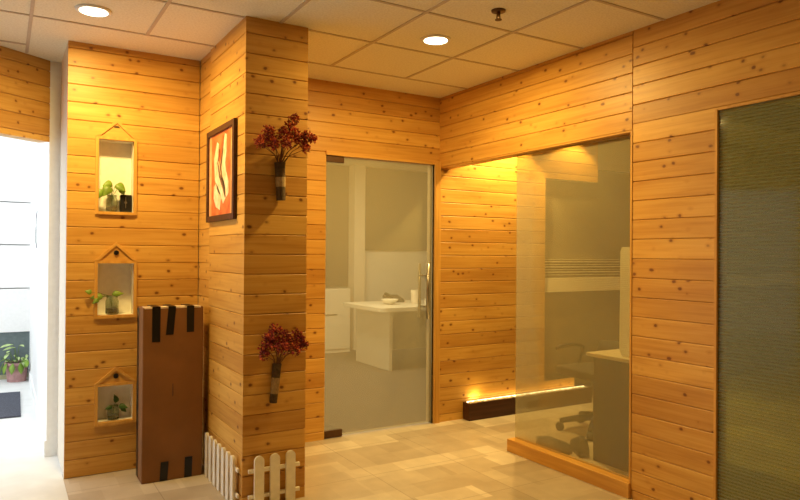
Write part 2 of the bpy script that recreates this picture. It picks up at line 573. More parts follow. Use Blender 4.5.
# corridor outside
MB().box(0.262, 1.35, 5.0, 8.25, 0, 3.2).build('wall_corridor', M['white'], **st)
MB().box(0.250, 0.262, 5.0, 8.24, 0, 0.105).build('baseboard_corridor', M['white'], **st)
cw = MB()
for a, b in ((0.50, 0.965), (0.977, 1.434), (1.446, 1.893), (1.905, 3.2)):
    cw.box(-6, 0.262, 8.25, 8.32, a, b)
cw.box(-6, 0.262, 8.31, 8.32, .5, 3.2)
cw.build('wall_outside', M['white'], **st)
M['lowgrey'] = plain('grey-green stone plinth', rgb(100, 112, 112), 0.5, noise=0.06)
MB().box(-6, 0.262, 8.27, 8.32, 0.04, 0.5).build('wall_plinth', M['lowgrey'], **st)
M['olive'] = plain('pale olive kerb', rgb(170, 165, 130), 0.6, noise=0.04)
MB().box(-6, 0.262, 8.235, 8.32, 0, 0.045).build('trim_1', M['olive'], **st)
# office behind the glass door
MB().box(1.36, 1.42, YF + .1, 8.7, 0, CEIL).build('wall_office_side', M['white'], **st)
MB().box(1.42, 8.6, 8.62, 8.72, 0, CEIL).build('wall_office', M['white'], **st)
MB().box(4.29, 4.46, 8.40, 8.62, 0, CEIL).build('trim_2', M['cream'], **st)
ob = MB().box(2.2, 4.34, 8.585, 8.62, 0.90, 2.64).build('window_4', M['greyblind'], **st)
MB().box(4.44, 6.9, 8.585, 8.62, 1.42, 2.64).build('window_5', M['greyblind'], **st)
# far window in the passage: grey blind, pale rail
wn = MB().box(4.215, 8.6, YF + 0.07, YF + 0.09, 0, 2.2).build('window_3', M['greyblind'], **st)
MB().box(4.215, 8.6, YF + 0.03, YF + 0.07, 1.03, 1.16).build('window_rail', M['cream'], wn)
sl = MB()
for i in range(7):
    z = 1.185 + i * 0.024
    sl.box(4.22, 6.0, YF + 0.045, YF + 0.066, z, z + 0.004 + 0.004 * (i % 2))
sl.build('blind_slats', M['cream'], wn)

# trims: door frame, pane frames
MB().box(3.0, 3.055, YF - 0.02, YF + 0.06, 0, 2.13).build('trim_3', M['trim_z'], **st)
MB().box(2.035, 3.0, YF - 0.012, YF + .06, 2.098, 2.13).build('trim_7', M['trim_x'], **st)
MB().box(XR - .004, XR + .09, 2.528, 2.540, 0.085, 2.075).build('trim_4', M['trim_z'], **st)
MB().box(XR - .004, XR + .04, 2.009, 2.022, 0, 2.106).box(XR - .002, XR + .04, 0.3, 2.009, 2.098, 2.106).build('trim_5', M['trim_z'], **st)
# beam under the partition pane
MB().box(XR - .02, XR + .075, 2.528, 3.575, 0, 0.087).build('trim_6', M['trim_y'], bevel=.003, **st)
# glass
w1 = thing('window_1', None, None, (XR + .012, 3.0, 0.087), kind='structure')
MB().box(XR + .044, XR + .052, 2.54, 3.563, 0.087, 2.072).build('glass_pane', M['panel_glass'], w1)
w2 = thing('window_2', None, None, (XR + .03, 1.2, 0), kind='structure')
MB().box(XR + .010, XR + .018, 0.3, 2.009, 0.0, 2.098).build('glass_pane', M['green_glass'], w2)
d1 = thing('door_1', None, None, (2.52, YF + .02, 0), kind='structure')
MB().box(2.042, 2.994, YF + .012, YF + .022, 0.012, 2.096).build('glass_pane', M['door_glass'], d1)
MB().box(2.044, 2.19, YF + .004, YF + .030, 0.005, 0.058).build('patch_fitting', M['bronze'], d1, bevel=.002)
MB().box(2.044, 2.19, YF + .004, YF + .030, 2.05, 2.096).build('patch_fitting', M['bronze'], d1, bevel=.002)
hd = MB()
hd.tube([(2.915, YF - .045, .855), (2.915, YF - .045, 1.295)], .013, 12)
hd.tube([(2.915, YF + .08, .855), (2.915, YF + .08, 1.295)], .013, 12)
for z in (.95, 1.20): hd.tube([(2.915, YF - .045, z), (2.915, YF + .08, z)], .008, 10)
hd.build('door_handle', M['steel'], d1, smooth=True)

# ================================================================== THINGS
# --- ceiling lights, and fill lights without fixtures
for i, (x, y, w, lab) in enumerate(DOWNLIGHTS_AND_FILLS):
    if lab is None:
        area_light('unseen_fill_light', (x, y, CEIL - .02), w, WARM, 0.11)  # soft fill added out of view, not a fitted lamp
        continue
    t = thing('ceiling_downlight', lab, 'ceiling light', (x, y, CEIL - .012))
    MB().lathe([(.070, .004), (.078, 0), (.088, .004), (.090, .012), (.070, .012)], (x, y, CEIL - .012), 32).build('trim_ring', M['white'], t, smooth=True)
    MB().lathe([(.001, .0), (.069, .0), (.069, .006), (.001, .006)], (x, y, CEIL - .010), 32).build('diffuser', M['lamp'], t, label='glowing round diffuser')
    g = area_light('lamp_glow', (0, 0, -.004), w, WARM, 0.13)
    g.parent = t
# passage downlight spot, and a second one added to brighten the wall beyond
for px in (3.70, 4.55):
    sp = bpy.data.lights.new('passage_spot', 'SPOT')
    sp.energy = LAMP_PASSAGE * (4 if px < 4 else 0.8)
    sp.color = WARM
    sp.spot_size = math.radians(100)
    sp.spot_blend = 0.25
    sp.shadow_soft_size = 0.03
    so = bpy.data.objects.new('passage_spot', sp)
    so.location = (px, YF - .22, CEIL - .03)
    COL.objects.link(so)

# --- sprinkler
t = thing('fire_sprinkler', 'small dark fire sprinkler hanging from the ceiling tiles', 'sprinkler', (2.205, 2.69, CEIL - .052))
MB().lathe([(.004, .046), (.036, .044), (.038, .052), (.004, .052)], (2.205, 2.69, CEIL - .052), 24).build('escutcheon', M['bronze'], t, smooth=True)
MB().tube([(2.205, 2.69, CEIL - .008), (2.205, 2.69, CEIL - .03)], .010, 12).tube([(2.195, 2.69, CEIL - .03), (2.195, 2.69, CEIL - .048)], .003, 6).tube([(2.215, 2.69, CEIL - .03), (2.215, 2.69, CEIL - .048)], .003, 6).build('body', M['bronze'], t)
MB().lathe([(.002, 0), (.018, .001), (.018, .004), (.002, .005)], (2.205, 2.69, CEIL - .052), 16).build('deflector', M['bronze'], t)

# --- house-shaped wall niches
M['button'] = plain('black button', rgb(20, 18, 22), 0.3, noise=0.02)
NL = ['tall house-shaped wooden niche, topmost of three on the pine wall',
      'house-shaped wooden niche with black button, middle one of three on the pine wall',
      'small house-shaped wooden niche with black button, lowest of three on the pine wall']
APEX = [2.195, 1.432, 0.655]
YN = YF - 0.01
M['nichewhite'] = plain('white niche lining', rgb(246, 242, 230), 0.6, noise=0.02)
for i, (x0, x1, z0, z1) in enumerate(NI):
    t = thing('wall_niche', NL[i], 'wall niche', ((x0 + x1) / 2, YN, z0 - .02))
    D = 0.095
    rb = MB()
    e = 0.004
    rb.box(x0 - .02, x1 + .02, YN + D, YN + D + .01, z0 - .02, z1 + .02)
    rb.box(x0 - .014, x0 + e, YN + .018, YN + D, z0 - .01, z1 + .01)
    rb.box(x1 - e, x1 + .014, YN + .018, YN + D, z0 - .01, z1 + .01)
    rb.box(x0 + e, x1 - e, YN + .018, YN + D, z0 - .014, z0 + e)
    rb.box(x0 + e, x1 - e, YN + .018, YN + D, z1 - e, z1 + .014)
    rb.build('recess', M['nichewhite'], t)
    fm = MB()
    b = .016
    fm.box(x0 - b, x0 + .002, YN - .012, YN + .02, z0 - b, z1 + b)
    fm.box(x1 - .002, x1 + b, YN - .012, YN + .02, z0 - b, z1 + b)
    fm.box(x0 + .002, x1 - .002, YN - .016, YN + .03, z0 - b, z0 + .002)
    fm.box(x0 + .002, x1 - .002, YN - .012, YN + .02, z1 - .002, z1 + b)
    fm.build('frame', M['trim_z'], t)
    xm, zt, za = (x0 + x1) / 2, z1 + b, APEX[i]
    rf = MB()
    toY = lambda p, q: (p[0], q, p[1])
    w = .017
    for sgn, xe in ((-1, x0 - b), (1, x1 + b)):
        rf.prism([(xe, zt), (xe - sgn * w * 1.4, zt), (xm, za - w * 1.3), (xm, za)], toY, YN - .014, YN + .004)
    rf.build('roof_trim', M['trim_x'], t)
    MB().prism([(x0 - b + w, zt), (x1 + b - w, zt), (xm, za - w * 1.3)], toY, YN - .006, YN + .003).build('gable', M['trim_x'], t)
    zk = zt + (za - zt) * 0.42
    if i:
        MB().prism([(xm + .015 * math.cos(q), zk + .015 * math.sin(q)) for q in [2 * math.pi * k / 20 for k in range(20)]], toY, YN - .014, YN - .005).build('button', M['button'], t, label='round black button')
    else:
        MB().prism([(xm + .017 * math.cos(q), zk + .012 + .013 * math.sin(q)) for q in [math.pi * k / 12 for k in range(13)]], toY, YN - .009, YN - .005).build('button', M['bronze'], t, label='small grey half-round notch')

# --- plants in jars
M['jar'] = NT('clear jar glass').m
b = M['jar'].node_tree.nodes['Principled BSDF']
b.inputs['Transmission Weight'].default_value = 0.9
b.inputs['Roughness'].default_value = 0.05
b.inputs['IOR'].default_value = 1.2
b.inputs['Base Color'].default_value = rgb(225, 232, 215)
M['leaf'] = plain('fresh leaf green', rgb(120, 150, 50), 0.45, noise=0.15, scale=12)
M['leafdark'] = plain('dark leaf green', rgb(62, 96, 44), 0.45, noise=0.15, scale=12)
M['stem'] = plain('green stem', rgb(96, 120, 60), 0.6)
M['soil'] = plain('pebbles in water', rgb(120, 105, 80), 0.6, noise=0.25, scale=90)
def jar_plant(i, x, y, z, r, h, lab_j, lab_p, leaves, lm, dark=False):
    j = thing('glass_jar', lab_j, 'jar', (x, y, z))
    MB().lathe([(.002, 0), (r * .9, 0), (r, .006), (r, h * .7), (r * .82, h * .85), (r * .86, h), (r * .78, h), (r * .74, h * .85), (r * .92, h * .7), (r * .92, .008), (.002, .006)], (x, y, z), 20).build('glass', M['jar'], j, smooth=True)
    MB().lathe([(.002, .007), (r * .88, .008), (r * .88, h * .30), (.002, h * .31)], (x, y, z), 16).build('pebble_fill', M['soil'], j, label='pebbles inside the jar')
    p = thing('pothos_cutting', lab_p, 'plant', (x, y, z + h * .32))
    sm = MB()
    tips = []
    for (dx, dy, dz, ln, wd, fx_, fy_, fz_) in leaves:
        tip = Vector((x + dx, y + dy, z + dz))
        sm.tube([(x, y, z + h * .32), (x + dx * .15, y + dy * .15, z + h * .98), tip.lerp(Vector((x, y, z + h)), .3) + Vector((0, 0, .008)), tip], .0016, 5)
        tips.append((tip, ln, wd, (fx_, fy_, fz_)))
    sm.build('stem', M['stem'], p)
    for tip, ln, wd, f in tips:
        MB().leaf(tip, f, (0.1, -1, 0.35), ln, wd, .2).build('leaf', lm, p, smooth=True)
jar_plant(0, .585, YN + .048, NI[0][2] + .0045, .034, .105, 'clear glass jar standing in the topmost house niche', 'leafy green cutting in the jar of the topmost niche',
          [(-.06, -.03, .135, .075, .06, -.45, -.3, -.75), (-.02, -.045, .155, .075, .065, -.35, -.3, -.6), (.02, -.03, .17, .07, .06, .5, -.3, -.35), (.0, -.02, .175, .06, .05, -.5, -.2, -.1), (.045, -.01, .15, .05, .045, .5, -.2, -.7)], M['leaf'])
jar_plant(1, .593, YN + .048, NI[1][2] + .0045, .039, .115, 'pale glass jar in the middle house niche', 'trailing green cutting in the jar of the middle niche',
          [(-.06, -.05, .115, .075, .042, -.9, -.2, -.05), (-.125, -.07, .14, .04, .034, -.8, -.2, .3), (.0, -.01, .125, .065, .04, .9, -.2, .1), (-.085, -.06, .10, .045, .03, -.7, -.3, -.5)], M['leaf'])
jar_plant(2, .605, YN + .048,  NI[2][2] + .0045, .034, .085, 'small glass jar in the lowest house niche', 'dark green sprig in the jar of the lowest niche',
          [(.02, -.01, .105, .055, .034, -.25, -.2, .9), (.03, -.02, .085, .055, .036, .8, -.3, -.2), (-.01, -.03, .085, .045, .03, -.7, -.3, -.1), (.045, -.02, .07, .04, .03, .7, -.3, -.6)], M['leafdark'])
# black object in the first niche
bx = thing('black_holder', 'small black box with a pale upright mark beside the jar in the topmost niche', 'box', (.668, YN + .05, NI[0][2] + .0045))
MB().box(.634, .702, YN + .03, YN + .08, NI[0][2] + .0045, NI[0][2] + .115).build('body', M['black'], bx, bevel=.008, segs=3)
MB().box(.6625, .6665, YN + .0275, YN + .0305, NI[0][2] + .03, NI[0][2] + .10).prism([(.6645 + .008 * math.cos(q), NI[0][2] + .065 + .008 * math.sin(q)) for q in [2 * math.pi * k / 14 for k in range(14)]], toY, YN + .027, YN + .0305).build('mark', M['steel'], bx, label='pale upright mark')

# --- cardboard carton
BX = (0.712, 1.066, 4.125, 4.30)
t = thing('cardboard_box', 'tall brown cardboard carton with black tape standing against the pine wall', 'carton', (.887, 4.25, 0))
MB().box(BX[0], BX[1], BX[2], BX[3], 0.0, 1.04).build('carton', M['card'], t, bevel=.006)
M['torn'] = plain('torn pale carton edge', rgb(214, 196, 168), 0.8, noise=0.15, scale=40)
for a, b in ((.722, .765), (.812, .858), (.902, .97), (1.0, 1.05)):
    MB().box(a, b, BX[2] - .001, BX[2] + .09, 1.033, 1.0425).build('torn_edge', M['torn'], t, label='pale torn paper on the top edge')
def tape(u0, u1, zlo, slant=0, top=True):
    m_ = MB()
    yf = BX[2]
    if top:
        m_.prism([(u0, 1.043), (u1, 1.043), (u1 - slant, zlo), (u0 - slant, zlo)], toY, yf - .002, yf + .002)
        m_.box(u0, u1, yf - .002, BX[3] - .01, 1.0405, 1.0455)
    else:
        m_.prism([(u0, 0.002), (u1, 0.002), (u1 + slant, zlo), (u0 + slant, zlo)], toY, yf - .002, yf + .002)
    m_.build('tape', M['tape'], t, label='strip of black tape')
tape(.765, .812, .835); tape(.858, .902, .875, .014); tape(.966, 1.010, .885)
tape(.815, .860, .115, .006, False); tape(.958, 1.003, .125, .004, False)
MB().box(BX[0] - .002, BX[0] + .002, BX[2] + .12, BX[3] - .002, .012, 1.03).build('side_tape', M['tape'], t, label='dark band of tape down the left side')
MB().prism([(.886, .58), (.889, .58), (.890, .51), (.886, .50)], toY, BX[2] - .0012, BX[2] + .001).build('slit', M['tape'], t, label='short dark slit')

# --- picture on the pillar
def art_mat(name, a, b, sc):
    m = NT(name)
    g = m.n('ShaderNodeNewGeometry')
    nz = m.n('ShaderNodeTexNoise')
    nz.inputs['Scale'].default_value = sc
    nz.inputs['Detail'].default_value = 5
    m.l(g.outputs['Position'], nz.inputs['Vector'])
    m.l(m.ramp(nz.outputs['Fac'], [(0.35, a), (0.65, b)]), m.b.inputs['Base Color'])
    m.b.inputs['Roughness'].default_value = 0.5
    return m.m
A1 = art_mat('orange paint', rgb(196, 84, 36), rgb(222, 130, 74), 12)
A2 = art_mat('cream paint strokes', rgb(232, 196, 150), rgb(250, 232, 200), 20)
A3 = art_mat('dark paint strokes', rgb(90, 60, 44), rgb(140, 100, 70), 20)
A4 = art_mat('peach paint border', rgb(232, 160, 100), rgb(244, 190, 134), 16)
py0, py1, pz0, pz1 = 3.605, 4.175, 1.558, 2.118
t = thing('framed_picture', 'dark framed orange abstract picture hanging on the pillar side', 'picture', (1.11, 3.92, 1.558))
f_ = MB()
k = .035
XB, XF = 1.1095, 1.088
f_.box(XF, XB, py0, py0 + k, pz0, pz1).box(XF, XB, py1 - k, py1, pz0, pz1).box(XF, XB, py0 + k, py1 - k, pz0, pz0 + k).box(XF, XB, py0 + k, py1 - k, pz1 - k, pz1)
f_.build('frame', M['walnut'], t, bevel=.003)
a_ = MB()
toX = lambda p, q: (q, p[0], p[1])
a_.box(1.1, XB, py0 + k, py1 - k, pz0 + k, pz1 - k)
a_.cur = 3
ym, ym1 = py0 + k, py1 - k
for q in ((ym, ym + .05, pz0 + k, pz1 - k), (ym1 - .05, ym1, pz0 + k, pz1 - k)):
    a_.box(1.0992, 1.101, q[0], q[1], q[2], q[3])
def stroke(mat, pts, w):
    a_.cur = mat
    n = len(pts)
    L, Rr = [], []
    for i, (u, z) in enumerate(pts):
        du = pts[min(i + 1, n - 1)][0] - pts[max(i - 1, 0)][0]
        dz = pts[min(i + 1, n - 1)][1] - pts[max(i - 1, 0)][1]
        h = math.hypot(du, dz)
        ww = w * (0.25 + math.sin(math.pi * (i + .3) / n)) / 2
        L.append((u - dz / h * ww, z + du / h * ww)); Rr.append((u + dz / h * ww, z - du / h * ww))
    for i in range(n - 1):
        a_.prism([L[i], L[i + 1], Rr[i + 1], Rr[i]], toX, 1.0984 - .0002 * mat, 1.101)
Y_ = lambda s: py1 - k - s * (py1 - py0 - 2 * k)      # s: 0 left as seen .. 1 right
Z_ = lambda s: pz1 - k - s * (pz1 - pz0 - 2 * k)
stroke(1, [(Y_(a), Z_(b)) for a, b in ((.38, .12), (.30, .3), (.36, .5), (.48, .62), (.60, .72), (.66, .84))], .10)
stroke(1, [(Y_(a), Z_(b)) for a, b in ((.70, .05), (.66, .22), (.58, .38), (.62, .55), (.74, .68), (.78, .78))], .09)
stroke(1, [(Y_(a), Z_(b)) for a, b in ((.26, .62), (.30, .72), (.42, .84), (.40, .92))], .10)
stroke(2, [(Y_(a), Z_(b)) for a, b in ((.44, .2), (.38, .36), (.46, .52), (.60, .66), (.70, .8))], .025)
stroke(2, [(Y_(a), Z_(b)) for a, b in ((.62, .1), (.56, .28), (.50, .42), (.56, .58))], .03)
a_.build('painting', [A1, A2, A3, A4], t)

# --- wall vases and dried flowers
M['vase'] = plain('dark brown woven vase', rgb(84, 66, 44), 0.7, noise=0.2, scale=60)
M['vaseband'] = plain('pale jute band', rgb(166, 140, 98), 0.8, noise=0.12, scale=80)
M['twig'] = plain('brown twig', rgb(110, 70, 44), 0.8)
M['petal'] = plain('dark red dried petals', rgb(150, 52, 34), 0.8, noise=0.35, scale=40)
M['petal2'] = plain('purple red dried petals', rgb(128, 40, 52), 0.8, noise=0.35, scale=40)
M['berry'] = plain('orange dried buds', rgb(196, 96, 52), 0.8, noise=0.25, scale=40)
def vase(xt, xb, z1, z0, r, band, lab_v, lab_f, heads, spread, pet):
    YP = 3.47
    v = thing('wall_vase', lab_v, 'vase', (xb, YP, z0))
    ya = YP - r * .95
    def ring(z, rr=1.0):
        f = (z - z0) / (z1 - z0)
        return (xb + (xt - xb) * f, ya, z), r * (0.86 + .14 * f) * rr
    a, b = z0 + (z1 - z0) * band[0], z0 + (z1 - z0) * band[1]
    zs = [z0, z0 + (z1 - z0) * .33, z0 + (z1 - z0) * .66, z1]
    MB().tube([ring(z)[0] for z in zs], [ring(z)[1] for z in zs], 18).build('body', M['vase'], v, smooth=False)
    MB().tube([ring(a)[0], ring(b)[0]], [ring(a, 1.05)[1], ring(b, 1.05)[1]], 18).build('band', M['vaseband'], v, label='pale band around the vase')
    MB().tube([ring(z1 - .006)[0], ring(z1 + .004)[0]], [r * 1.06, r * 1.06], 18).build('rim', M['vase'], v)
    f = thing('dried_flowers', lab_f, 'flowers', (xt, ya, z1 - .02))
    sm, bl = MB(), MB()
    for (hx, hy, hz, rad) in heads:
        c = Vector((xt + hx, ya + hy, z1 + hz))
        base = Vector((xt + random.uniform(-.4, .4) * r, ya + random.uniform(-.4, .4) * r, z1 - .02))
        mid = base.lerp(c, .45) + Vector((-hx * .12, 0, .012))
        sm.tube([base, mid, c], [.0028, .002, .0013], 5)
        for k in range(int(2400 * rad)):
            q = Vector((random.gauss(0, 1), random.gauss(0, .8), random.gauss(0, 1)))
            q = q.normalized() * rad * random.random() ** .45
            p = c + q
            if p.y > YP - .006: continue
            if k % 5 == 0: sm.tube([c.lerp(p, .2) - Vector((0, 0, rad * .3)), p], .001, 4)
            bl.cur = random.choice(pet)
            d = (q + Vector((0, 0, .4 * rad))).normalized()
            for w in range(3):
                dd = (d + Vector((random.uniform(-.9, .9), random.uniform(-.9, .9), random.uniform(-.9, .9)))).normalized()
                bl.leaf(p, dd, (random.uniform(-1, 1), random.uniform(-1, 1), 1.1), random.uniform(.008, .016), random.uniform(.004, .009), .1, False)
            if k % 3 == 0:
                bl.cur = 2
                bl.ball(p + d * .004, random.uniform(.002, .0036), 6, 3)
    sm.build('stems', M['twig'], f)
    bl.build('blossoms', [M['petal'], M['petal2'], M['berry']], f, kind='stuff')
vase(1.297, 1.305, 1.862, 1.660, .029, (.36, .62), 'brown wall vase with pale band, upper of two on the pillar',
     'dark red dried flowers in the upper vase on the pillar',
     [(-.115, -.03, .10, .034), (-.085, -.05, .155, .035), (-.05, -.02, .12, .036), (-.06, -.07, .09, .030), (.0, -.05, .15, .035), (.035, -.04, .19, .034), (.055, -.06, .24, .026), (.065, -.05, .155, .036), (.105, -.03, .13, .034), (.14, -.05, .15, .030), (.175, -.04, .145, .022), (.13, -.06, .085, .022), (.0, -.09, .1, .032), (-.13, -.06, .085, .022)], 0, [0, 0, 1, 2, 2])
vase(1.292, 1.272, .762, .555, .024, (.24, .66), 'slim brown wall vase with wide pale band, lower of two on the pillar',
     'purple red dried flowers in the lower vase on the pillar',
     [(-.075, -.03, .10, .036), (-.06, -.04, .15, .036), (-.02, -.03, .185, .038), (-.03, -.06, .12, .036), (.02, -.05, .15, .036), (.05, -.03, .115, .034), (.085, -.05, .155, .034), (.115, -.03, .13, .032), (.135, -.05, .10, .026), (-.09, -.05, .065, .024), (.0, -.09, .1, .034), (.07, -.09, .09, .032)], 0, [0, 1, 1, 1, 2])

# --- picket fences
def picket(mb, fn, c, w, h, d0, d1):
    pts = [(c - w / 2, .0), (c + w / 2, .0), (c + w / 2, h - w / 2)] + [(c + w / 2 * math.cos(q), h - w / 2 + w / 2 * math.sin(q)) for q in [math.pi * k / 10 for k in range(1, 10)]] + [(c - w / 2, h - w / 2)]
    mb.prism(pts, fn, d0, d1)
    return mb
fa = thing('picket_fence', 'short white picket fence at the pillar foot facing the room', 'fence', (1.29, 3.45, 0))
for i, c in enumerate((1.190, 1.279, 1.369)):
    picket(MB(), toY, c, .053, .281 + .004 * (i == 2), 3.424, 3.440).build('picket', M['fence'], fa)
for z in (.052, .190):
    MB().box(1.137, 1.428, 3.440, 3.456, z, z + .019).build('rail', M['fence'], fa)
for x in (1.18, 1.36): MB().box(x, x + .015, 3.456, 3.4695, .055, .07).build('fixing', M['fence'], fa)
fb = thing('picket_fence', 'white picket fence beside the carton, along the pillar side', 'fence', (1.09, 3.86, 0))
for c in (3.555, 3.640, 3.727, 3.815, 3.904, 3.993, 4.080):
    picket(MB(), toX, c, .050, .268, 1.076, 1.090).build('picket', M['fence'], fb)
for z in (.052, .190):
    MB().box(1.090, 1.100, 3.49, 4.11, z, z + .020).build('rail', M['fence'], fb)
for y in (3.6, 3.98): MB().box(1.100, 1.1095, y, y + .015, .055, .07).build('fixing', M['fence'], fb)

# --- pebble light trough along the far wall
t = thing('light_trough', 'long dark brown trough of lit white pebbles at the far wall foot', 'planter light', (4.0, 4.42, 0))
TX0, TX1, TY0, TY1, TH = 3.30, 4.72, 4.365, YF - .004, .142
MB().box(TX0, TX1, TY0, TY0 + .014, 0, TH).box(TX0, TX1, TY1 - .01, TY1, 0, TH).box(TX0, TX0 + .014, TY0 + .014, TY1 - .01, 0, TH).box(TX1 - .014, TX1, TY0 + .014, TY1 - .01, 0, TH).box(TX0 + .014, TX1 - .014, TY0 + .014, TY1 - .01, .0, .126).build('trough', M['walnut'], t)
M['pebble'] = plain('white pebbles', rgb(238, 228, 210), 0.6, noise=0.05)
pm = MB()
x = TX0 + .03
while x < TX1 - .03:
    for yy in (TY0 + .026, TY0 + .045):
        pm.ball((x + random.uniform(-.004, .004), yy + random.uniform(-.003, .003), .136 + random.uniform(0, .008)), random.uniform(.009, .0125), 7, 4, .8)
    x += .019
pm.build('pebbles', M['pebble'], t, smooth=True, kind='stuff')
MB().box(TX0 + .03, TX1 - .03, TY1 - .026, TY1 - .014, .1265, .146).build('light_strip', M['led'], t, label='glowing warm light strip')
g = area_light('trough_glow', (4.05 - 4.0, TY1 - .02 - 4.42, .150), 0.8, WARM, TX1 - TX0 - .1, .014, (math.pi, 0, 0))
g.parent = t
g2 = area_light('trough_spot', (3.42 - 4.0, TY1 - .03 - 4.42, .150), .5, WARM, .06, .014, (math.pi, 0, 0))
g2.parent = t

# --- passage: desk with divider and chair behind the pane
ds = thing('office_desk', 'dark grey desk with pale top behind the milky glass pane', 'desk', (3.75, 2.76, 0))
M['deskgrey'] = plain('dark grey desk board', rgb(42, 38, 36), 0.5, noise=0.04)
M['desktop'] = plain('beige desk laminate', rgb(196, 184, 160), 0.45, noise=0.03)
MB().box(3.37, 4.02, 2.56, 3.17, .695, .72).build('desktop', M['desktop'], ds, bevel=.004)
MB().box(3.40, 3.42, 2.60, 3.13, 0, .695).build('side_panel', M['deskgrey'], ds)
MB().box(3.42, 4.0, 3.10, 3.12, .25, .695).build('end_panel', M['deskgrey'], ds)
MB().box(3.96, 4.0, 3.06, 3.10, 0, .695).build('leg', M['deskgrey'], ds)
MB().box(3.96, 4.0, 2.60, 2.64, 0, .695).build('leg', M['deskgrey'], ds)
dv = MB()
dv.prism([(2.6, .7205), (2.93, .7205), (2.95, .76), (2.945, 1.40), (2.93, 1.425), (2.6, 1.425)], toX, 3.44, 3.47)
tag(dv.build('desk_divider', M['white']), 'pale upright divider standing on the dark desk behind glass', 'divider')

def chair(label):
    c = thing('office_chair', label, 'chair', (0, 0, 0))
    M_ = M['charcoal']
    MB().prism([(-.23, -.22), (.23, -.22), (.25, 0), (.22, .22), (-.22, .22), (-.25, 0)], lambda p, q: (p[0], p[1], q), .43, .50).build('seat', M_, c, bevel=.02, segs=3)
    bk = MB()
    n = 9
    vs, fs = [], []
    for s in (0, 1):
        for i in range(n):
            q = (i / (n - 1) - .5) * 2
            for z in (.54, .61, .68):
                vs.append((q * (.22 - .03 * (z > .65)), .25 - .06 * q * q + s * .03 + (z - .54) * .1, z))
    for i in range(n - 1):
        for j in (0, 1):
            a = i * 3 + j
            b = n * 3 + a
            fs += [(a, a + 1, a + 4, a + 3), (b + 3, b + 4, b + 1, b)]
        a = i * 3; b = n * 3 + a
        fs += [(a, a + 3, b + 3, b), (a + 2, b + 2, b + 5, a + 5)]
    fs += [(0, n * 3, n * 3 + 1, 1), (1, n * 3 + 1, n * 3 + 2, 2)]
    e = (n - 1) * 3
    fs += [(e, e + 1, n * 3 + e + 1, n * 3 + e), (e + 1, e + 2, n * 3 + e + 2, n * 3 + e + 1)]
    bk.add(vs, fs).build('backrest', M_, c, smooth=True)
    MB().tube([(0, .15, .44), (0, .28, .47), (0, .29, .60)], .018, 8).build('back_support', M['black'], c)
    for sx in (-1, 1):
        MB().tube([(sx * .22, .08, .45), (sx * .29, .08, .50), (sx * .29, .12, .62), (sx * .28, .02, .645), (sx * .28, -.14, .635), (sx * .28, -.17, .61)], .016, 8).build('armrest', M['black'], c, smooth=True)
    MB().tube([(0, 0, .09), (0, 0, .43)], .028, 12).build('post', M['black'], c)
    for k in range(5):
        q = 2 * math.pi * k / 5 + .35
        a = MB().tube([(0, 0, .12), (.15 * math.cos(q), .15 * math.sin(q), .10), (.28 * math.cos(q), .28 * math.sin(q), .075)], [.03, .025, .02], 8).build('base_arm', M['black'], c, smooth=True)
        cx, cy = .28 * math.cos(q), .28 * math.sin(q)
        ax = Vector((-math.sin(q), math.cos(q), 0)) * .022
        MB().tube([Vector((cx, cy, .032)) - ax, Vector((cx, cy, .032)) + ax], .032, 14).build('caster', M['black'], a)
    return c
ch = chair('low-backed charcoal office chair at the far end of the dark desk behind glass')
ch.location = (3.97, 3.62, 0); ch.rotation_euler = (0, 0, math.radians(-95))

# --- dark shoes on the floor behind the pane
def shoe(label, loc, rz):
    t = thing('shoe', label, 'shoe', (0, 0, 0), 'dark shoes behind the pane')
    out = [(-.125, -.030), (-.10, -.040), (-.03, -.034), (.05, -.044), (.10, -.040), (.130, -.015), (.130, .015), (.10, .042), (.05, .046), (-.03, .036), (-.10, .040), (-.125, .030)]
    MB().quadbox(out, 0, .022).build('sole', M['black'], t)
    up = MB()
    rings = [(0.022, 1.0, 0), (.045, .98, 0), (.07, .86, -.008), (.092, .62, -.034), (.112, .42, -.06), (.118, .36, -.066)]
    vs = [(x * k + ox, y * (k ** .6), z) for z, k, ox in rings for x, y in out]
    n = len(out)
    fs = [(i * n + j, i * n + (j + 1) % n, (i + 1) * n + (j + 1) % n, (i + 1) * n + j) for i in range(len(rings) - 1) for j in range(n)]
    up.add(vs, fs + [tuple(range(n))[::-1], tuple(range((len(rings) - 1) * n, len(rings) * n))]).build('upper', M['charcoal'], t, smooth=True)
    t.location = loc
    t.rotation_euler = (0, 0, rz)
    return t
sh = shoe('dark shoe on the passage floor, the one farther from the desk', (3.27, 3.37, 0), math.radians(-25))
s2 = copy_tree(sh)
s2.location = (3.45, 3.30, 0); s2.rotation_euler = (0, 0, math.radians(60))
s2['label'] = 'dark shoe on the passage floor right beside the desk panel'

# ceiling vent
t = thing('ceiling_vent', 'pale slatted ceiling vent seen through the ribbed glass at top right', 'vent', (6.1, 3.35, CEIL - .02))
vf = MB()
for a in ((5.25, 6.95, 2.98, 3.01), (5.25, 6.95, 3.69, 3.72), (5.25, 5.28, 3.01, 3.69), (6.92, 6.95, 3.01, 3.69)): vf.box(*a, CEIL - .02, CEIL - .0005)
vf.build('frame', M['white'], t)
vs_ = MB()
for i in range(22):
    x = 5.32 + i * .073
    vs_.prism([(x, CEIL - .016), (x + .028, CEIL - .003), (x + .031, CEIL - .003), (x + .003, CEIL - .016)], lambda p, q: (p[0], q, p[1]), 3.01, 3.69)
vs_.build('slats', M['white'], t)
MB().box(5.28, 6.92, 3.01, 3.69, CEIL - .002, CEIL - .0005).build('back', M['charcoal'], t)

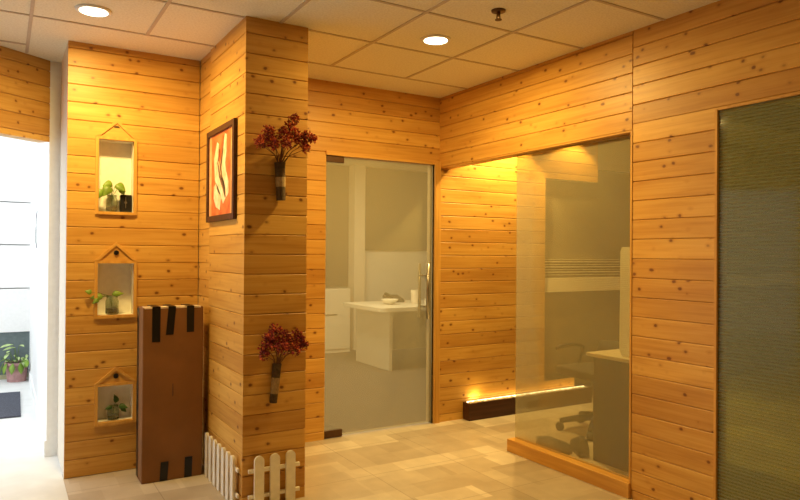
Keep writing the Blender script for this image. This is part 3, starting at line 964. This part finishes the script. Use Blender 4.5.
# --- office behind the door: desk and what stands on it
t = thing('reception_desk', 'white desk standing in the office behind the glass door', 'desk', (4.8, 7.1, 0))
def rounded(x0, x1, y0, y1, r):
    pts = []
    for cx, cy, q0 in ((x0 + r, y0 + r, 180), (x1 - r, y0 + r, 270), (x1 - r, y1 - r, 0), (x0 + r, y1 - r, 90)):
        pts += [(cx + r * math.cos(math.radians(q0 + 15 * k)), cy + r * math.sin(math.radians(q0 + 15 * k))) for k in range(7)]
    return pts
MB().quadbox(rounded(3.72, 5.9, 6.60, 7.66, .08), .70, .745).build('desktop', M['whiteboard'], t)
MB().box(3.89, 3.93, 6.70, 7.55, 0, .70).build('end_panel', M['whiteboard'], t)
MB().box(5.6, 5.64, 6.70, 7.55, 0, .70).build('end_panel', M['whiteboard'], t)
MB().box(3.93, 5.6, 7.46, 7.50, .12, .70).build('back_panel', M['whiteboard'], t)
M['paper'] = plain('pale paper', rgb(240, 236, 226), 0.7, noise=0.03)
def desk_item(name, lab, cat, fn):
    m_, mat = fn()
    tag(m_.build(name, mat, smooth=False), lab, cat)
ZT = .7455
desk_item('bowl', 'pale bowl near the left end of the white desk', 'bowl', lambda: (MB().lathe([(.002, 0), (.05, 0), (.11, .06), (.105, .065), (.05, .01), (.002, .01)], (4.12, 7.1, ZT), 20), M['whiteboard']))
desk_item('pen_holder', 'pale pen holder in the middle of the white desk', 'pen holder', lambda: (MB().lathe([(.002, 0), (.055, 0), (.06, .17), (.052, .17), (.048, .012), (.002, .01)], (4.50, 7.1, ZT), 16), M['cream']))
desk_item('paper_stack', 'flat stack of pale papers on the white desk near the door handle', 'papers', lambda: (MB().box(4.62, 4.93, 6.86, 7.08, ZT, ZT + .035).box(4.64, 4.91, 6.88, 7.10, ZT + .035, ZT + .06), M['paper']))
t = thing('telephone', 'small dark telephone at the back of the white desk', 'telephone', (4.36, 7.42, ZT))
MB().prism([(7.33, ZT), (7.52, ZT), (7.52, ZT + .09), (7.33, ZT + .03)], toX, 4.26, 4.48).build('base', M['charcoal'], t)
MB().tube([(4.29, 7.34, ZT + .06), (4.29, 7.42, ZT + .095), (4.29, 7.50, ZT + .105)], .02, 8).build('handset', M['black'], t)
t = thing('low_cabinet', 'low white cabinet along the back of the office behind the door', 'cabinet', (3.5, 8.45, 0))
MB().box(2.4, 4.18, 8.30, 8.58, 0.0, .88).build('body', M['whiteboard'], t)
for a in (2.41, 3.0, 3.59):
    dd = MB().box(a, a + .58, 8.285, 8.30, .05, .87).build('door', M['whiteboard'], t)
    MB().box(a + .2, a + .38, 8.275, 8.285, .52, .535).build('handle', M['steel'], dd)

# --- outside: mat, potted plant, cable
M['mat'] = plain('dark grey doormat fibre', rgb(74, 76, 86), 0.95, noise=0.2, scale=120, bump=0.6)
mm = MB().quadbox([(-.7, 6.33), (.142, 6.30), (.158, 7.38), (-.7, 7.46)], 0.0005, .014)
tag(mm.build('doormat', M['mat']), 'dark grey doormat lying on the white corridor floor', 'doormat')
PX, PY = 0.140, 8.08
M['terracotta'] = plain('terracotta', rgb(172, 132, 128), 0.8, noise=0.12, scale=18)
M['soil2'] = plain('dark potting soil', rgb(70, 52, 40), 0.9, noise=0.2)
M['variegated'] = plain('pale green leaf', rgb(176, 196, 130), 0.5, noise=0.25, scale=20)
t = thing('flower_pot', 'terracotta pot on the corridor floor against the grey plinth', 'pot', (PX, PY, 0))
MB().lathe([(.002, 0), (.088, 0), (.106, .17), (.116, .17), (.116, .20), (.104, .20), (.10, .18), (.002, .178)], (PX, PY, 0), 24).build('pot', M['terracotta'], t)
MB().lathe([(.002, .1785), (.099, .181), (.099, .19), (.002, .194)], (PX, PY, 0), 16).build('soil', M['soil2'], t)
p = thing('potted_plant', 'bushy pale green plant growing in the terracotta corridor pot', 'plant', (PX, PY, .19))
sm = MB()
nl = 18
for i in range(nl):
    q = random.uniform(0, 2 * math.pi)
    e = random.uniform(.15, 1.15)
    ln = random.uniform(.05, .12)
    st_ = Vector((PX + .05 * math.cos(q), PY + .05 * math.sin(q), .19))
    tip = st_ + Vector((math.cos(q) * math.cos(e), math.sin(q) * math.cos(e), math.sin(e))) * random.uniform(.04, .15)
    if tip.x > .235: tip.x = .21
    if tip.y > 8.2: tip.y = 8.14
    sm.tube([st_, tip], .003, 5)
    d = Vector((math.cos(q), math.sin(q), random.uniform(-.5, .3)))
    if d.x > .2: d.x = .0
    if d.y > .2: d.y *= -1
    MB().leaf(tip, d, (0, 0, 1), ln, ln * .45, .3, False).build('leaf', M['variegated'] if i % 3 else M['leaf'], p, smooth=True)
for i, (dx, dz, ln) in enumerate(((-.06, .20, .13), (-.03, .17, .12), (.03, .19, .10))):
    tip = Vector((PX + dx * .6, PY - .05, .19 + dz))
    sm.tube([(PX, PY, .19), tip], .003, 5)
    MB().leaf(tip, (-1 if i < 2 else .25, -.6, .15), (0, -.4, 1), ln, ln * .35, .3, False).build('leaf', M['variegated'], p, smooth=True)
for i in range(4):
    q = math.radians(185 + i * 33)
    st_ = Vector((PX + .119 * math.cos(q), PY + .119 * math.sin(q), .205))
    MB().leaf(st_, (math.cos(q) * .3, math.sin(q) * .3, -1), (math.cos(q), math.sin(q), .3), .12, .06, .0, False).build('leaf', M['leaf'], p, smooth=True)
sm.build('stems', M['stem'], p)
cb = MB().tube([(.256, 6.6, 1.72), (.248, 6.55, 1.68), (.246, 6.55, 1.55), (.249, 6.62, 1.45), (.2585, 6.66, 1.40)], .0035, 6)
tag(cb.build('wall_cable', plain('grey cable', rgb(120, 120, 125), 0.6)), 'thin grey cable hanging on the white corridor wall', 'cable')
